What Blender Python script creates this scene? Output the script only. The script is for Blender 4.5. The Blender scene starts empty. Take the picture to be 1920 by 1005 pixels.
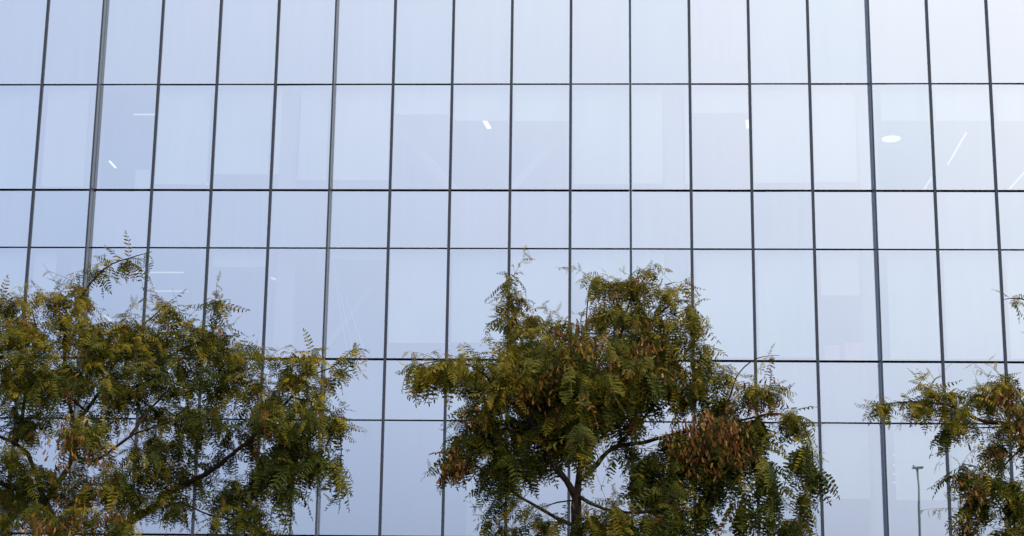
import bpy, bmesh, math, random
import numpy as np
from mathutils import Vector, Matrix

random.seed(7)
rng = np.random.default_rng(11)
R = math.radians
scene = bpy.context.scene
COL = scene.collection

# ------------------------------------------------------------------ camera
IW, IH, FPX = 1920.0, 1005.0, 3400.0            # photograph size and focal length in its pixels
YAW, PITCH, ROLL = R(-2.29598), R(14.04200), R(0.72273)
CAM = np.array([0.0, 0.0, 1.6])
_f = np.array([math.sin(YAW) * math.cos(PITCH), math.cos(YAW) * math.cos(PITCH), math.sin(PITCH)])
_r0 = np.array([math.cos(YAW), -math.sin(YAW), 0.0])
_u0 = np.cross(_r0, _f)
_r = math.cos(ROLL) * _r0 + math.sin(ROLL) * _u0
_u = -math.sin(ROLL) * _r0 + math.cos(ROLL) * _u0
cd = bpy.data.cameras.new('camera')
cd.sensor_width = 36.0
cd.lens = FPX / IW * 36.0
cd.clip_start, cd.clip_end = 0.1, 3000.0
cd.dof.use_dof = True
cd.dof.focus_distance = 19.5
cd.dof.aperture_fstop = 9.0
cam = bpy.data.objects.new('camera', cd)
COL.objects.link(cam)
M4 = Matrix.Identity(4)
for i in range(3):
    M4[i][0], M4[i][1], M4[i][2], M4[i][3] = _r[i], _u[i], -_f[i], CAM[i]
cam.matrix_world = M4
scene.camera = cam


def ray(px, py):
    return _f + _r * (px - IW / 2) / FPX - _u * (py - IH / 2) / FPX


def on_y(px, py, y):
    """point where the sight line of a picture position meets the vertical plane at distance y"""
    d = ray(px, py)
    return CAM + d * ((y - CAM[1]) / d[1])


def on_z(px, py, z):
    d = ray(px, py)
    return CAM + d * ((z - CAM[2]) / d[2])


def project(P):
    v = np.asarray(P) - CAM
    d = v @ _f
    return IW / 2 + FPX * (v @ _r) / d, IH / 2 - FPX * (v @ _u) / d, d


# ------------------------------------------------------------------ sky and sun: bright thin overcast, sun veiled behind the camera to the right
SUN_AZ, SUN_EL = R(70), R(54)                     # azimuth measured from -Y towards +X
SUND = Vector((math.sin(SUN_AZ) * math.cos(SUN_EL), -math.cos(SUN_AZ) * math.cos(SUN_EL), math.sin(SUN_EL)))
world = bpy.data.worlds.new('World')
scene.world = world
world.use_nodes = True
nt = world.node_tree
nt.nodes.clear()
N, L = nt.nodes.new, nt.links.new
out = N('ShaderNodeOutputWorld')
bg = N('ShaderNodeBackground')
bg.inputs['Strength'].default_value = 0.1
sky = N('ShaderNodeTexSky')
sky.sky_type = 'NISHITA'
sky.sun_disc = False
sky.sun_elevation = SUN_EL
sky.sun_rotation = math.atan2(SUND.x, SUND.y)
sky.air_density, sky.dust_density = 1.0, 2.0
tc = N('ShaderNodeTexCoord')
nrm = N('ShaderNodeVectorMath'); nrm.operation = 'NORMALIZE'
L(tc.outputs['Generated'], nrm.inputs[0])
sep = N('ShaderNodeSeparateXYZ')
L(nrm.outputs[0], sep.inputs[0])


def wmath(op, a, b=None, clamp=False):
    n = N('ShaderNodeMath'); n.operation = op; n.use_clamp = clamp
    for i, v in enumerate((a, b)):
        if v is None: continue
        if isinstance(v, (int, float)): n.inputs[i].default_value = v
        else: L(v, n.inputs[i])
    return n.outputs[0]


zc = wmath('MAXIMUM', sep.outputs['Z'], 0.0)
fall = wmath('POWER', math.e, wmath('MULTIPLY', zc, -1 / 0.08))
lum = wmath('MULTIPLY_ADD', fall, -0.78); lum.node.inputs[2].default_value = 1.0        # dim blue distance along the whole horizon, even bright cloud above
dot = N('ShaderNodeVectorMath'); dot.operation = 'DOT_PRODUCT'
L(nrm.outputs[0], dot.inputs[0]); dot.inputs[1].default_value = SUND
glow = wmath('POWER', wmath('MAXIMUM', dot.outputs['Value'], 0.0), 2.0)
nz = N('ShaderNodeTexNoise'); nz.inputs['Scale'].default_value = 2.6; nz.inputs['Detail'].default_value = 5.0
nz.inputs['Roughness'].default_value = 0.5
mp = N('ShaderNodeMapping'); mp.inputs['Scale'].default_value = (1, 1, 3.0); mp.inputs['Location'].default_value = (3.1, 0.4, 0.7)
L(nrm.outputs[0], mp.inputs[0]); L(mp.outputs[0], nz.inputs['Vector'])
var = wmath('MULTIPLY_ADD', nz.outputs['Fac'], 0.16); var.node.inputs[2].default_value = 0.92
base = N('ShaderNodeVectorMath'); base.operation = 'SCALE'
base.inputs[0].default_value = (5.95, 7.5, 11.15)
L(wmath('MULTIPLY', lum, var), base.inputs['Scale'])
gl = N('ShaderNodeVectorMath'); gl.operation = 'SCALE'
gl.inputs[0].default_value = (19.0, 16.3, 8.9)
L(wmath('MULTIPLY', glow, wmath('MULTIPLY', lum, var)), gl.inputs['Scale'])
cl = N('ShaderNodeVectorMath'); cl.operation = 'ADD'
L(base.outputs[0], cl.inputs[0]); L(gl.outputs[0], cl.inputs[1])
mix = N('ShaderNodeMix'); mix.data_type = 'RGBA'; mix.inputs['Factor'].default_value = 0.94
L(sky.outputs[0], mix.inputs['A']); L(cl.outputs[0], mix.inputs['B'])
L(mix.outputs['Result'], bg.inputs['Color'])
L(bg.outputs[0], out.inputs[0])

sd = bpy.data.lights.new('sun', 'SUN')
sd.energy = 1.5
sd.angle = R(10)
sd.color = (1.0, 0.95, 0.86)
sun = bpy.data.objects.new('sun', sd)
COL.objects.link(sun)
sun.location = (20, -20, 40)
sun.rotation_euler = (-SUND).to_track_quat('-Z', 'Y').to_euler()

scene.view_settings.view_transform = 'Standard'
scene.view_settings.look = 'None'
scene.view_settings.exposure = 0.0
scene.view_settings.gamma = 1.0
scene.view_settings.use_curve_mapping = False
scene.cycles.max_bounces = 6
scene.cycles.transparent_max_bounces = 24
scene.cycles.glossy_bounces = 5
scene.cycles.transmission_bounces = 8
scene.cycles.caustics_reflective = False
scene.cycles.use_denoising = True


# ------------------------------------------------------------------ materials
def mat(name, col=(0.5, 0.5, 0.5), rough=0.6, metal=0.0, spec=0.4):
    m = bpy.data.materials.new(name)
    m.use_nodes = True
    b = m.node_tree.nodes['Principled BSDF']
    b.inputs['Base Color'].default_value = (*col, 1)
    b.inputs['Roughness'].default_value = rough
    b.inputs['Metallic'].default_value = metal
    b.inputs['Specular IOR Level'].default_value = spec
    return m


def noisy(m, c1, c2, scale=3.0, detail=5.0, bump=0.0, coord='Object', stretch=None):
    t = m.node_tree
    b = t.nodes['Principled BSDF']
    tcn = t.nodes.new('ShaderNodeTexCoord')
    n = t.nodes.new('ShaderNodeTexNoise')
    n.inputs['Scale'].default_value = scale
    n.inputs['Detail'].default_value = detail
    src = tcn.outputs[coord]
    if stretch:
        mpn = t.nodes.new('ShaderNodeMapping')
        mpn.inputs['Scale'].default_value = stretch
        t.links.new(src, mpn.inputs[0])
        src = mpn.outputs[0]
    t.links.new(src, n.inputs['Vector'])
    mx = t.nodes.new('ShaderNodeMix'); mx.data_type = 'RGBA'
    mx.inputs['A'].default_value = (*c1, 1)
    mx.inputs['B'].default_value = (*c2, 1)
    t.links.new(n.outputs['Fac'], mx.inputs['Factor'])
    t.links.new(mx.outputs['Result'], b.inputs['Base Color'])
    if bump:
        bp = t.nodes.new('ShaderNodeBump')
        bp.inputs['Strength'].default_value = bump
        bp.inputs['Distance'].default_value = 0.02
        t.links.new(n.outputs['Fac'], bp.inputs['Height'])
        t.links.new(bp.outputs[0], b.inputs['Normal'])
    return m


def glass_mat():
    m = bpy.data.materials.new('coated_glass')
    m.use_nodes = True
    t = m.node_tree
    t.nodes.clear()
    o = t.nodes.new('ShaderNodeOutputMaterial')
    g = t.nodes.new('ShaderNodeBsdfGlossy')
    g.inputs['Roughness'].default_value = 0.0
    tr = t.nodes.new('ShaderNodeBsdfTransparent')
    tr.inputs['Color'].default_value = (0.40, 0.435, 0.40, 1)
    ad = t.nodes.new('ShaderNodeAddShader')
    oi = t.nodes.new('ShaderNodeObjectInfo')
    cr = t.nodes.new('ShaderNodeValToRGB')                 # coating differs a little from pane to pane
    cr.color_ramp.elements[0].color = (0.655, 0.675, 0.69, 1)
    cr.color_ramp.elements[1].color = (0.695, 0.69, 0.70, 1)
    t.links.new(oi.outputs['Random'], cr.inputs['Fac'])
    geo0 = t.nodes.new('ShaderNodeNewGeometry')
    mp0 = t.nodes.new('ShaderNodeMapping'); mp0.inputs['Scale'].default_value = (3.0, 3.0, 0.25)
    nd = t.nodes.new('ShaderNodeTexNoise'); nd.inputs['Scale'].default_value = 1.6; nd.inputs['Detail'].default_value = 6.0
    t.links.new(geo0.outputs['Position'], mp0.inputs[0]); t.links.new(mp0.outputs[0], nd.inputs['Vector'])
    dm = t.nodes.new('ShaderNodeMapRange')                   # faint rain streaks dull the coating
    dm.inputs['From Min'].default_value, dm.inputs['From Max'].default_value = 0.3, 0.7
    dm.inputs['To Min'].default_value, dm.inputs['To Max'].default_value = 0.985, 1.008
    t.links.new(nd.outputs['Fac'], dm.inputs['Value'])
    sc = t.nodes.new('ShaderNodeVectorMath'); sc.operation = 'SCALE'
    t.links.new(cr.outputs['Color'], sc.inputs[0]); t.links.new(dm.outputs[0], sc.inputs['Scale'])
    t.links.new(sc.outputs[0], g.inputs['Color'])
    tcn = t.nodes.new('ShaderNodeTexCoord')
    n = t.nodes.new('ShaderNodeTexNoise')
    n.inputs['Scale'].default_value = 0.85
    n.inputs['Detail'].default_value = 1.0
    geo = t.nodes.new('ShaderNodeNewGeometry')
    t.links.new(geo.outputs['Position'], n.inputs['Vector'])
    bp = t.nodes.new('ShaderNodeBump')
    bp.inputs['Strength'].default_value = 0.07
    bp.inputs['Distance'].default_value = 0.01
    t.links.new(n.outputs['Fac'], bp.inputs['Height'])
    t.links.new(bp.outputs[0], g.inputs['Normal'])
    t.links.new(g.outputs[0], ad.inputs[0])
    t.links.new(tr.outputs[0], ad.inputs[1])
    t.links.new(ad.outputs[0], o.inputs[0])
    return m


def clear_mat():
    # inner faces of a pane: clear glass without the mirror coating
    m = bpy.data.materials.new('clear_glass')
    m.use_nodes = True
    t = m.node_tree
    t.nodes.clear()
    o = t.nodes.new('ShaderNodeOutputMaterial')
    tr = t.nodes.new('ShaderNodeBsdfTransparent')
    t.links.new(tr.outputs[0], o.inputs[0])
    return m


def blind_mat():
    m = mat('screen_blind_cloth', (0.62, 0.65, 0.64), 0.9, spec=0.1)
    t = m.node_tree
    b = t.nodes['Principled BSDF']
    o = t.nodes['Material Output']
    tr = t.nodes.new('ShaderNodeBsdfTransparent')
    ms = t.nodes.new('ShaderNodeMixShader')
    ms.inputs[0].default_value = 0.10
    t.links.new(b.outputs[0], ms.inputs[1])
    t.links.new(tr.outputs[0], ms.inputs[2])
    t.links.new(ms.outputs[0], o.inputs[0])
    return m


def emit_mat(name, col, s):
    m = mat(name, (0.8, 0.8, 0.8))
    b = m.node_tree.nodes['Principled BSDF']
    b.inputs['Emission Color'].default_value = (*col, 1)
    b.inputs['Emission Strength'].default_value = s
    return m


def leaf_mat():
    m = mat('tipu_leaf', rough=0.55, spec=0.15)
    t = m.node_tree
    b = t.nodes['Principled BSDF']
    o = t.nodes['Material Output']
    at = t.nodes.new('ShaderNodeAttribute')
    at.attribute_name = 'leaf_colour'
    t.links.new(at.outputs['Color'], b.inputs['Base Color'])
    tl = t.nodes.new('ShaderNodeBsdfTranslucent')
    t.links.new(at.outputs['Color'], tl.inputs['Color'])
    ms = t.nodes.new('ShaderNodeMixShader')
    ms.inputs[0].default_value = 0.25
    t.links.new(b.outputs[0], ms.inputs[1])
    t.links.new(tl.outputs[0], ms.inputs[2])
    t.links.new(ms.outputs[0], o.inputs[0])
    return m


M = {
    'glass': glass_mat(),
    'clear': clear_mat(),
    'mullion': noisy(mat('mullion_paint', rough=0.42, spec=0.4), (0.038, 0.046, 0.066), (0.054, 0.063, 0.086), 1.5),
    'fin': noisy(mat('fin_aluminium', rough=0.38, metal=0.35), (0.115, 0.15, 0.215), (0.145, 0.185, 0.255), 2.0, stretch=(4, 4, 0.4)),
    'transom': mat('transom_gasket', (0.004, 0.004, 0.006), 0.8, spec=0.05),
    'spandrel': noisy(mat('spandrel_board', rough=0.8), (0.16, 0.17, 0.20), (0.20, 0.21, 0.24), 0.8),
    'slab': noisy(mat('slab_concrete', rough=0.9), (0.20, 0.20, 0.20), (0.26, 0.26, 0.25), 2.0),
    'ceil': noisy(mat('ceiling_plaster', rough=0.9), (0.38, 0.38, 0.40), (0.42, 0.42, 0.44), 1.0),
    'column': noisy(mat('column_plaster', rough=0.8), (0.30, 0.29, 0.33), (0.36, 0.35, 0.38), 1.0),
    'wallin': noisy(mat('inner_wall_paint', rough=0.9), (0.22, 0.22, 0.25), (0.30, 0.29, 0.31), 0.5),
    'brace': noisy(mat('brace_steel_paint', rough=0.5), (0.34, 0.34, 0.36), (0.40, 0.40, 0.42), 2.0),
    'blind': blind_mat(),
    'rail': mat('blind_rail_metal', (0.5, 0.51, 0.52), 0.4, 0.6),
    'housing': mat('lamp_housing_paint', (0.6, 0.6, 0.6), 0.5),
    'tube': emit_mat('lamp_tube_light', (1.0, 0.97, 0.92), 1.1),
    'tube_dim': emit_mat('dim_tube_light', (1.0, 0.97, 0.92), 0.5),
    'disc': emit_mat('lamp_disc_light', (1.0, 0.95, 0.88), 0.62),
    'cable': noisy(mat('cable_sheath', rough=0.6), (0.8, 0.8, 0.8), (0.88, 0.88, 0.88), 4.0),
    'pink': noisy(mat('box_card', rough=0.8), (0.62, 0.22, 0.32), (0.70, 0.30, 0.38), 2.0),
    'roof': noisy(mat('roof_gravel', rough=0.95), (0.2, 0.2, 0.19), (0.3, 0.3, 0.28), 30.0),
    'pole': noisy(mat('lamp_post_paint', rough=0.5), (0.10, 0.155, 0.16), (0.125, 0.185, 0.19), 3.0),
    'bark': noisy(mat('bark', rough=0.9, spec=0.15), (0.022, 0.014, 0.010), (0.060, 0.038, 0.026), 22.0, 6.0, 0.9, stretch=(1, 1, 0.35)),
    'twig': noisy(mat('twig_bark', rough=0.85, spec=0.15), (0.045, 0.030, 0.016), (0.10, 0.070, 0.032), 12.0),
    'leaf': leaf_mat(),
    'ground': noisy(mat('asphalt', rough=0.9), (0.045, 0.045, 0.047), (0.07, 0.07, 0.07), 12.0, bump=0.4),
    'paving': noisy(mat('asphalt_paving', rough=0.85), (0.06, 0.058, 0.055), (0.10, 0.097, 0.09), 6.0, bump=0.2),
    'soil': noisy(mat('tree_pit_soil', rough=1.0), (0.03, 0.022, 0.015), (0.07, 0.05, 0.035), 25.0, bump=0.8),
    'kerb': noisy(mat('kerb_stone', rough=0.85), (0.30, 0.29, 0.28), (0.38, 0.37, 0.35), 1.5),
}


# ------------------------------------------------------------------ mesh helpers
def box_mesh(name, sx, sy, sz, bevel=0.0):
    bm = bmesh.new()
    bmesh.ops.create_cube(bm, size=1.0)
    bmesh.ops.scale(bm, vec=(sx, sy, sz), verts=bm.verts)
    if bevel:
        bmesh.ops.bevel(bm, geom=list(bm.edges), offset=bevel, segments=1, affect='EDGES')
    me = bpy.data.meshes.new(name)
    bm.to_mesh(me); bm.free()
    return me


def obj(name, me, m=None, parent=None, loc=(0, 0, 0), rot=None):
    if m is not None and not me.materials:
        me.materials.append(m)
    o = bpy.data.objects.new(name, me)
    COL.objects.link(o)
    o.location = loc
    if rot: o.rotation_euler = rot
    if parent is not None: o.parent = parent
    return o


def box(name, x0, x1, y0, y1, z0, z1, m, parent=None, bevel=0.0):
    """box by its world extents; the object sits at the box centre"""
    c = Vector(((x0 + x1) / 2, (y0 + y1) / 2, (z0 + z1) / 2))
    me = box_mesh(name, x1 - x0, y1 - y0, z1 - z0, bevel)
    if parent is not None: c = c - Vector(parent.location)
    return obj(name, me, m, parent, c)


def empty(name, loc, label=None, cat=None, group=None):
    o = bpy.data.objects.new(name, None)
    COL.objects.link(o)
    o.location = loc
    o.empty_display_size = 0.2
    tag(o, label, cat, group)
    return o


def tag(o, label=None, cat=None, group=None, kind=None):
    if label: o['label'] = label
    if cat: o['category'] = cat
    if group: o['group'] = group
    if kind: o['kind'] = kind
    return o


def tube_arrays(pts, rads, sides=6, cap=True):
    pts = np.asarray(pts, float)
    n = len(pts)
    V, F = [], []
    up = np.array([0.31, 0.17, 0.93])
    for i in range(n):
        t = pts[min(i + 1, n - 1)] - pts[max(i - 1, 0)]
        t = t / (np.linalg.norm(t) + 1e-9)
        a = np.cross(t, up); la = np.linalg.norm(a)
        a = np.cross(t, (1, 0, 0)) if la < 0.05 else a
        a = a / np.linalg.norm(a)
        b = np.cross(t, a)
        for k in range(sides):
            th = 2 * math.pi * k / sides
            V.append(pts[i] + rads[i] * (math.cos(th) * a + math.sin(th) * b))
    for i in range(n - 1):
        for k in range(sides):
            k2 = (k + 1) % sides
            F.append((i * sides + k, i * sides + k2, (i + 1) * sides + k2, (i + 1) * sides + k))
    if cap:
        F.append(tuple(range(sides - 1, -1, -1)))
        F.append(tuple((n - 1) * sides + k for k in range(sides)))
    return V, F


def py_mesh(name, V, F, smooth=False):
    me = bpy.data.meshes.new(name)
    me.from_pydata([tuple(v) for v in V], [], F)
    me.update()
    if smooth:
        me.polygons.foreach_set('use_smooth', [True] * len(me.polygons))
    return me


# ------------------------------------------------------------------ ground
FY = 43.3305                                      # facade plane (outer glass face)
g = obj('ground', py_mesh('ground', [(-900, -900, -0.12), (900, -900, -0.12), (900, 900, -0.12), (-900, 900, -0.12)], [(0, 1, 2, 3)]), M['ground'])
tag(g, kind='structure')
p = box('pavement', -70, 70, 8.0, FY - 0.4, -0.30, 0.0, M['paving'])
tag(p, kind='structure')
k = box('kerb', -70, 70, 7.8, 7.997, -0.30, 0.004, M['kerb'], bevel=0.015)
tag(k, kind='structure')

# ------------------------------------------------------------------ glass office building
BAY = 1.5
X0 = -13.8111
K0, K1 = -5, 22
def kx(k): return X0 + BAY * k
ZA, ZB, ZC, ZD, ZE, ZF = (1.6 + v for v in (15.638, 12.838, 11.340, 8.540, 7.038, 4.240))
ZG = ZF - 1.5
ZT = ZA + 2.8
ROWS = [(ZA, ZT, 'sp'), (ZB, ZA, 'v'), (ZC, ZB, 'sp'), (ZD, ZC, 'v'), (ZE, ZD, 'sp'), (ZF, ZE, 'v'), (ZG, ZF, 'sp'), (0.25, ZG, 'v')]
DEEP = 14.0
XL, XR = kx(K0), kx(K1)
bld = empty('glass_office_building', (kx(8), FY, 0),
            'glass curtain wall office building with dark mullion grid mirroring the sky', 'building')

pane_mesh = {}
for (z0, z1, kind) in ROWS:
    h = z1 - z0
    key = round(h, 3)
    if key not in pane_mesh:
        me = box_mesh('glass_pane', BAY - 0.03, 0.012, h - 0.02)
        me.materials.append(M['glass']); me.materials.append(M['clear'])
        for f_ in me.polygons:
            f_.material_index = 0 if f_.normal.y < -0.5 else 1
        pane_mesh[key] = me
    for k in range(K0, K1):
        o = obj('glass_pane', pane_mesh[key], M['glass'], bld,
                Vector((kx(k) + BAY / 2, FY + 0.006, (z0 + z1) / 2)) - bld.location,
                (random.gauss(0, R(0.14)), 0, random.gauss(0, R(0.2))))

# vertical mullions: flat dark caps; every fourth one carries a projecting fin
zs = sorted({r[0] for r in ROWS} | {ZT})
mull = box_mesh('mullion', 0.070, 0.045, ZT, 0.006)
back = box_mesh('mullion_back', 0.06, 0.14, ZT, 0.0)
finbase = box_mesh('mullion_slim', 0.044, 0.03, ZT, 0.004)
fin_cuts = [0.0, ZF, ZD, ZB, ZT]
for k in range(K0, K1 + 1):
    x = kx(k)
    if k in (-3, 1, 5, 10, 14, 18):
        obj('mullion', finbase, M['mullion'], bld, Vector((x, FY - 0.013, ZT / 2)) - bld.location)
        for a, b in zip(fin_cuts[:-1], fin_cuts[1:]):
            box('vertical_fin', x - 0.020, x + 0.020, FY - 0.225, FY - 0.030, a + 0.012, b - 0.012, M['fin'], bld, 0.004)
            box('fin_nose', x - 0.0215, x + 0.0215, FY - 0.243, FY - 0.2255, a + 0.008, b - 0.008, M['mullion'], bld, 0.003)
    else:
        obj('mullion', mull, M['mullion'], bld, Vector((x, FY - 0.018, ZT / 2)) - bld.location)
    obj('mullion_back', back, M['mullion'], bld, Vector((x, FY + 0.085, ZT / 2)) - bld.location)

# horizontal transoms, one piece per bay
for z, th in ((ZA, 0.030), (ZB, 0.050), (ZC, 0.032), (ZD, 0.052), (ZE, 0.034), (ZF, 0.052), (ZG, 0.034), (ZT, 0.06)):
    me = box_mesh('transom', BAY - 0.074, 0.024, th)
    for k in range(K0, K1):
        obj('transom', me, M['transom'], bld, Vector((kx(k) + BAY / 2, FY - 0.006, z)) - bld.location)

# spandrel boards close behind the opaque rows, floor plates behind them
for (z0, z1, kind) in ROWS:
    if kind == 'sp':
        me = box_mesh('spandrel_panel', BAY - 0.066, 0.05, z1 - z0 - 0.03)
        for k in range(K0, K1):
            obj('spandrel_panel', me, M['spandrel'], bld, Vector((kx(k) + BAY / 2, FY + 0.12, (z0 + z1) / 2)) - bld.location)
for a, b in ((ZC, ZB), (ZE, ZD), (ZG, ZF), (ZA, ZA + 0.9)):
    box('floor_slab', XL + 0.02, XR - 0.02, FY + 0.16, FY + DEEP, a + 0.25, b - 0.03, M['slab'], bld)
    box('ceiling', XL + 0.02, XR - 0.02, FY + 0.158, FY + DEEP - 0.01, a + 0.16, a + 0.247, M['ceil'], bld)
box('roof', XL - 0.05, XR + 0.05, FY + 0.16, FY + DEEP + 0.2, ZT - 0.5, ZT - 0.2, M['roof'], bld)
box('parapet_cap', XL - 0.06, XR + 0.06, FY - 0.05, FY + 0.30, ZT + 0.032, ZT + 0.09, M['mullion'], bld, 0.01)
box('rear_wall', XL - 0.05, XR + 0.05, FY + DEEP, FY + DEEP + 0.2, 0, ZT - 0.51, M['wallin'], bld)
box('side_wall', XL - 0.25, XL - 0.053, FY + 0.02, FY + DEEP + 0.2, 0, ZT, M['slab'], bld)
box('side_wall', XR + 0.053, XR + 0.25, FY + 0.02, FY + DEEP + 0.2, 0, ZT, M['slab'], bld)
box('ground_floor', XL, XR, FY - 0.1, FY + DEEP - 0.02, 0.004, 0.20, M['slab'], bld)

# columns behind the glass
for (z0, z1, xs) in ((ZB, ZA, (172, 543, 1262, 1624)), (ZD, ZC, (150, 535, 900, 1267, 1632)), (ZF, ZE, (500, 895, 1275, 1645))):
    ym = {ZB: 260, ZD: 570, ZF: 895}[z0]
    for px in xs:
        q = on_y(px, ym, FY + 0.75)
        box('column', q[0] - 0.24, q[0] + 0.24, FY + 0.55, FY + 1.0, z0 - 0.02, z1 + 0.15, M['column'], bld, 0.02)
# inner partitions deeper in the plan
for (z0, z1, lst) in ((ZB, ZA, ((-9, -3, 8), (2.5, 4.0, 5), (6.5, 8.0, 9))), (ZD, ZC, ((-10, -4, 6), (-3.4, -2.2, 3.5), (5.5, 9.5, 7))), (ZF, ZE, ((-4, 2, 7), (4, 9, 10)))):
    for x0, x1, dp in lst:
        box('partition', x0, x1, FY + dp, FY + dp + 0.12, z0 - 0.02, z1 + 0.15, M['wallin'], bld)

# roller blinds: (left, right, lower edge) as read in the picture, hung 0.3 m behind the glass
BY = FY + 0.30
AB = [(-90, 76, 352), (84, 162, 349), (258, 285, -318), (291, 392, 345), (404, 505, 327), (516, 526, 327), (562, 614, 338), (624, 729, 338),
      (741, 841, 215), (852, 953, 227), (964, 1066, 227), (1076, 1179, 345), (1186, 1242, 345), (1284, 1292, 345),
      (1300, 1403, 212), (1413, 1519, 343), (1526, 1605, 340), (1654, 1745, 227), (1757, 1860, 227), (1872, 1975, 227)]
CD = [(-60, 48, 560), (58, 100, 560), (396, 496, 500), (618, 722, 486), (731, 837, 643), (847, 950, 643), (960, 1066, 655), (1076, 1180, 530),
      (1189, 1246, 668), (1292, 1298, 668), (1306, 1412, 670), (1422, 1530, 670), (1540, 1613, 553), (1666, 1760, 672), (1772, 1878, 672), (1890, 1990, 672)]
EF = [(1310, 1416, 933), (1428, 1535, 934), (1546, 1630, 935), (1678, 1773, 938), (1785, 1890, 939), (1900, 2010, 940)]
for lst, zt, zb, ym in ((AB, ZA, ZB, 260), (CD, ZC, ZD, 570), (EF, ZE, ZF, 870)):
    for a, b, yb in lst:
        xa, xb = on_y(a, ym, BY)[0], on_y(b, ym, BY)[0]
        top = zt - 0.03
        if yb < 0:                                         # a bottom-up screen
            zlo, top = zb + 0.04, on_y(a, -yb, BY)[2]
        else:
            zlo = on_y(a, yb, BY)[2]
        zlo += random.uniform(-0.012, 0.012)
        bl = box('roller_blind', xa, xb, BY, BY + 0.004, zlo + 0.02, top, M['blind'], bld)
        rl = box_mesh('bottom_rail', xb - xa, 0.016, 0.020, 0.004)
        obj('bottom_rail', rl, M['rail'], bl, (0, 0, zlo + 0.009 - (zlo + 0.02 + top) / 2))

# V-shaped steel brace behind the third and fourth structural bays
def rod(name, a, b, w, m, parent, sides=4):
    V, F = tube_arrays([np.array(a) - np.array(parent.location) if parent else a, np.array(b) - np.array(parent.location) if parent else b], [w, w], sides)
    return obj(name, py_mesh(name, V, F), m, parent)
for (a, b) in (((735, 225), (885, 395)), ((1075, 228), (920, 395))):
    rod('brace', on_y(*a, FY + 1.35), on_y(*b, FY + 1.35), 0.13, M['brace'], bld)
rod('brace', on_y(735, 488, FY + 1.5), on_y(600, 665, FY + 1.5), 0.09, M['brace'], bld)

# ------------------------------------------------------------------ lamps inside, each a thing of its own
def linear_lamp(p, q, label, w=0.055, tube='tube', group='lit ceiling lamps inside the offices'):
    p, q = np.array(p), np.array(q)
    c = (p + q) / 2
    e = empty('ceiling_lamp', tuple(c), label, 'lamp', group)
    d = q - p
    ln = float(np.hypot(d[0], d[1]))
    a = math.atan2(d[1], d[0])
    obj('housing', box_mesh('housing', ln + 0.04, w * 2.2, 0.05, 0.006), M['housing'], e, (0, 0, 0.045), (0, 0, a))
    obj('diffuser', box_mesh('diffuser', ln, w * 1.4, 0.022, 0.005), M[tube], e, (0, 0, 0), (0, 0, a))
    obj('hanger', box_mesh('hanger', 0.012, 0.012, 0.12), M['housing'], e, (0, 0, 0.13))
    return e

def lamp_px(a, b, zceil, label, w=0.055):
    z = zceil - 0.06
    p, q = on_z(*a, z), on_z(*b, z)
    p[2] = q[2] = z
    return linear_lamp(p, q, label, w, 'tube' if zceil == ZA and w > 0.035 else 'tube_dim')

lamp_px((251, 215), (296, 215), ZA, 'short white line lamp in the dark upper pane beside the broad left fin', 0.03)
lamp_px((205, 302), (217, 315), ZA, 'tiny slanting lamp low in the upper pane right of the broad left fin', 0.04)
lamp_px((349, 345), (391, 345), ZA, 'level lamp peeping under the blind of the upper row, left of centre', 0.03)
lamp_px((909, 227), (917, 241), ZA, 'bright stubby lamp under a short blind in the top centre panes', 0.08)
lamp_px((1403, 226), (1404, 240), ZA, 'bright lamp half hidden by a mullion right of centre in the upper row', 0.09)
lamp_px((1812, 249), (1777, 309), ZA, 'long slanting lamp under the short blind near the upper right corner', 0.026)
lamp_px((1750, 328), (1732, 356), ZA, 'slanting lamp crossing a mullion just above the right transom', 0.022)
lamp_px((1922, 322), (1893, 354), ZA, 'slanting lamp cut off by the right edge of the picture', 0.026)
lamp_px((234, 511), (345, 511), ZC, 'long level lamp above the left tree, upper of the pair', 0.02)
lamp_px((278, 546), (352, 546), ZC, 'level lamp above the left tree, lower of the pair', 0.02)
lamp_px((509, 521), (518, 525), ZC, 'small bright lamp beside the mullion right of the left tree top', 0.05)
lamp_px((196, 592), (214, 606), ZC, 'slanting lamp glimpsed between leaves at the left tree top', 0.05)
lamp_px((-8, 585), (14, 597), ZC, 'slanting lamp at the left edge just above the left tree', 0.05)
names = ('topmost', 'second from top', 'middle', 'fourth from top', 'lowest')
for nm, y, x1 in zip(names, (819, 838, 855, 871, 899), (1768, 1770, 1745, 1730, 1765)):
    lamp_px((1674, y + 34), (x1, y + 34), ZE, 'thin level lamp behind the lower right blind, %s of five' % nm, 0.03)
# round lamp
z = ZA - 0.06
c = on_z(1671, 261, z)
e = empty('round_ceiling_lamp', (c[0], c[1], z), 'flat round white ceiling lamp in the upper right pane', 'lamp', 'lit ceiling lamps inside the offices')
for nm, r0, zz, h, mm in (('diffuser', 0.25, 0, 0.02, 'disc'), ('housing', 0.29, 0.045, 0.045, 'housing')):
    V, F = tube_arrays([(0, 0, zz - h / 2), (0, 0, zz + h / 2)], [r0, r0], 28)
    obj(nm, py_mesh(nm, V, F), M[mm], e)
obj('hanger', box_mesh('hanger', 0.012, 0.012, 0.10), M['housing'], e, (0, 0, 0.12))

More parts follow.
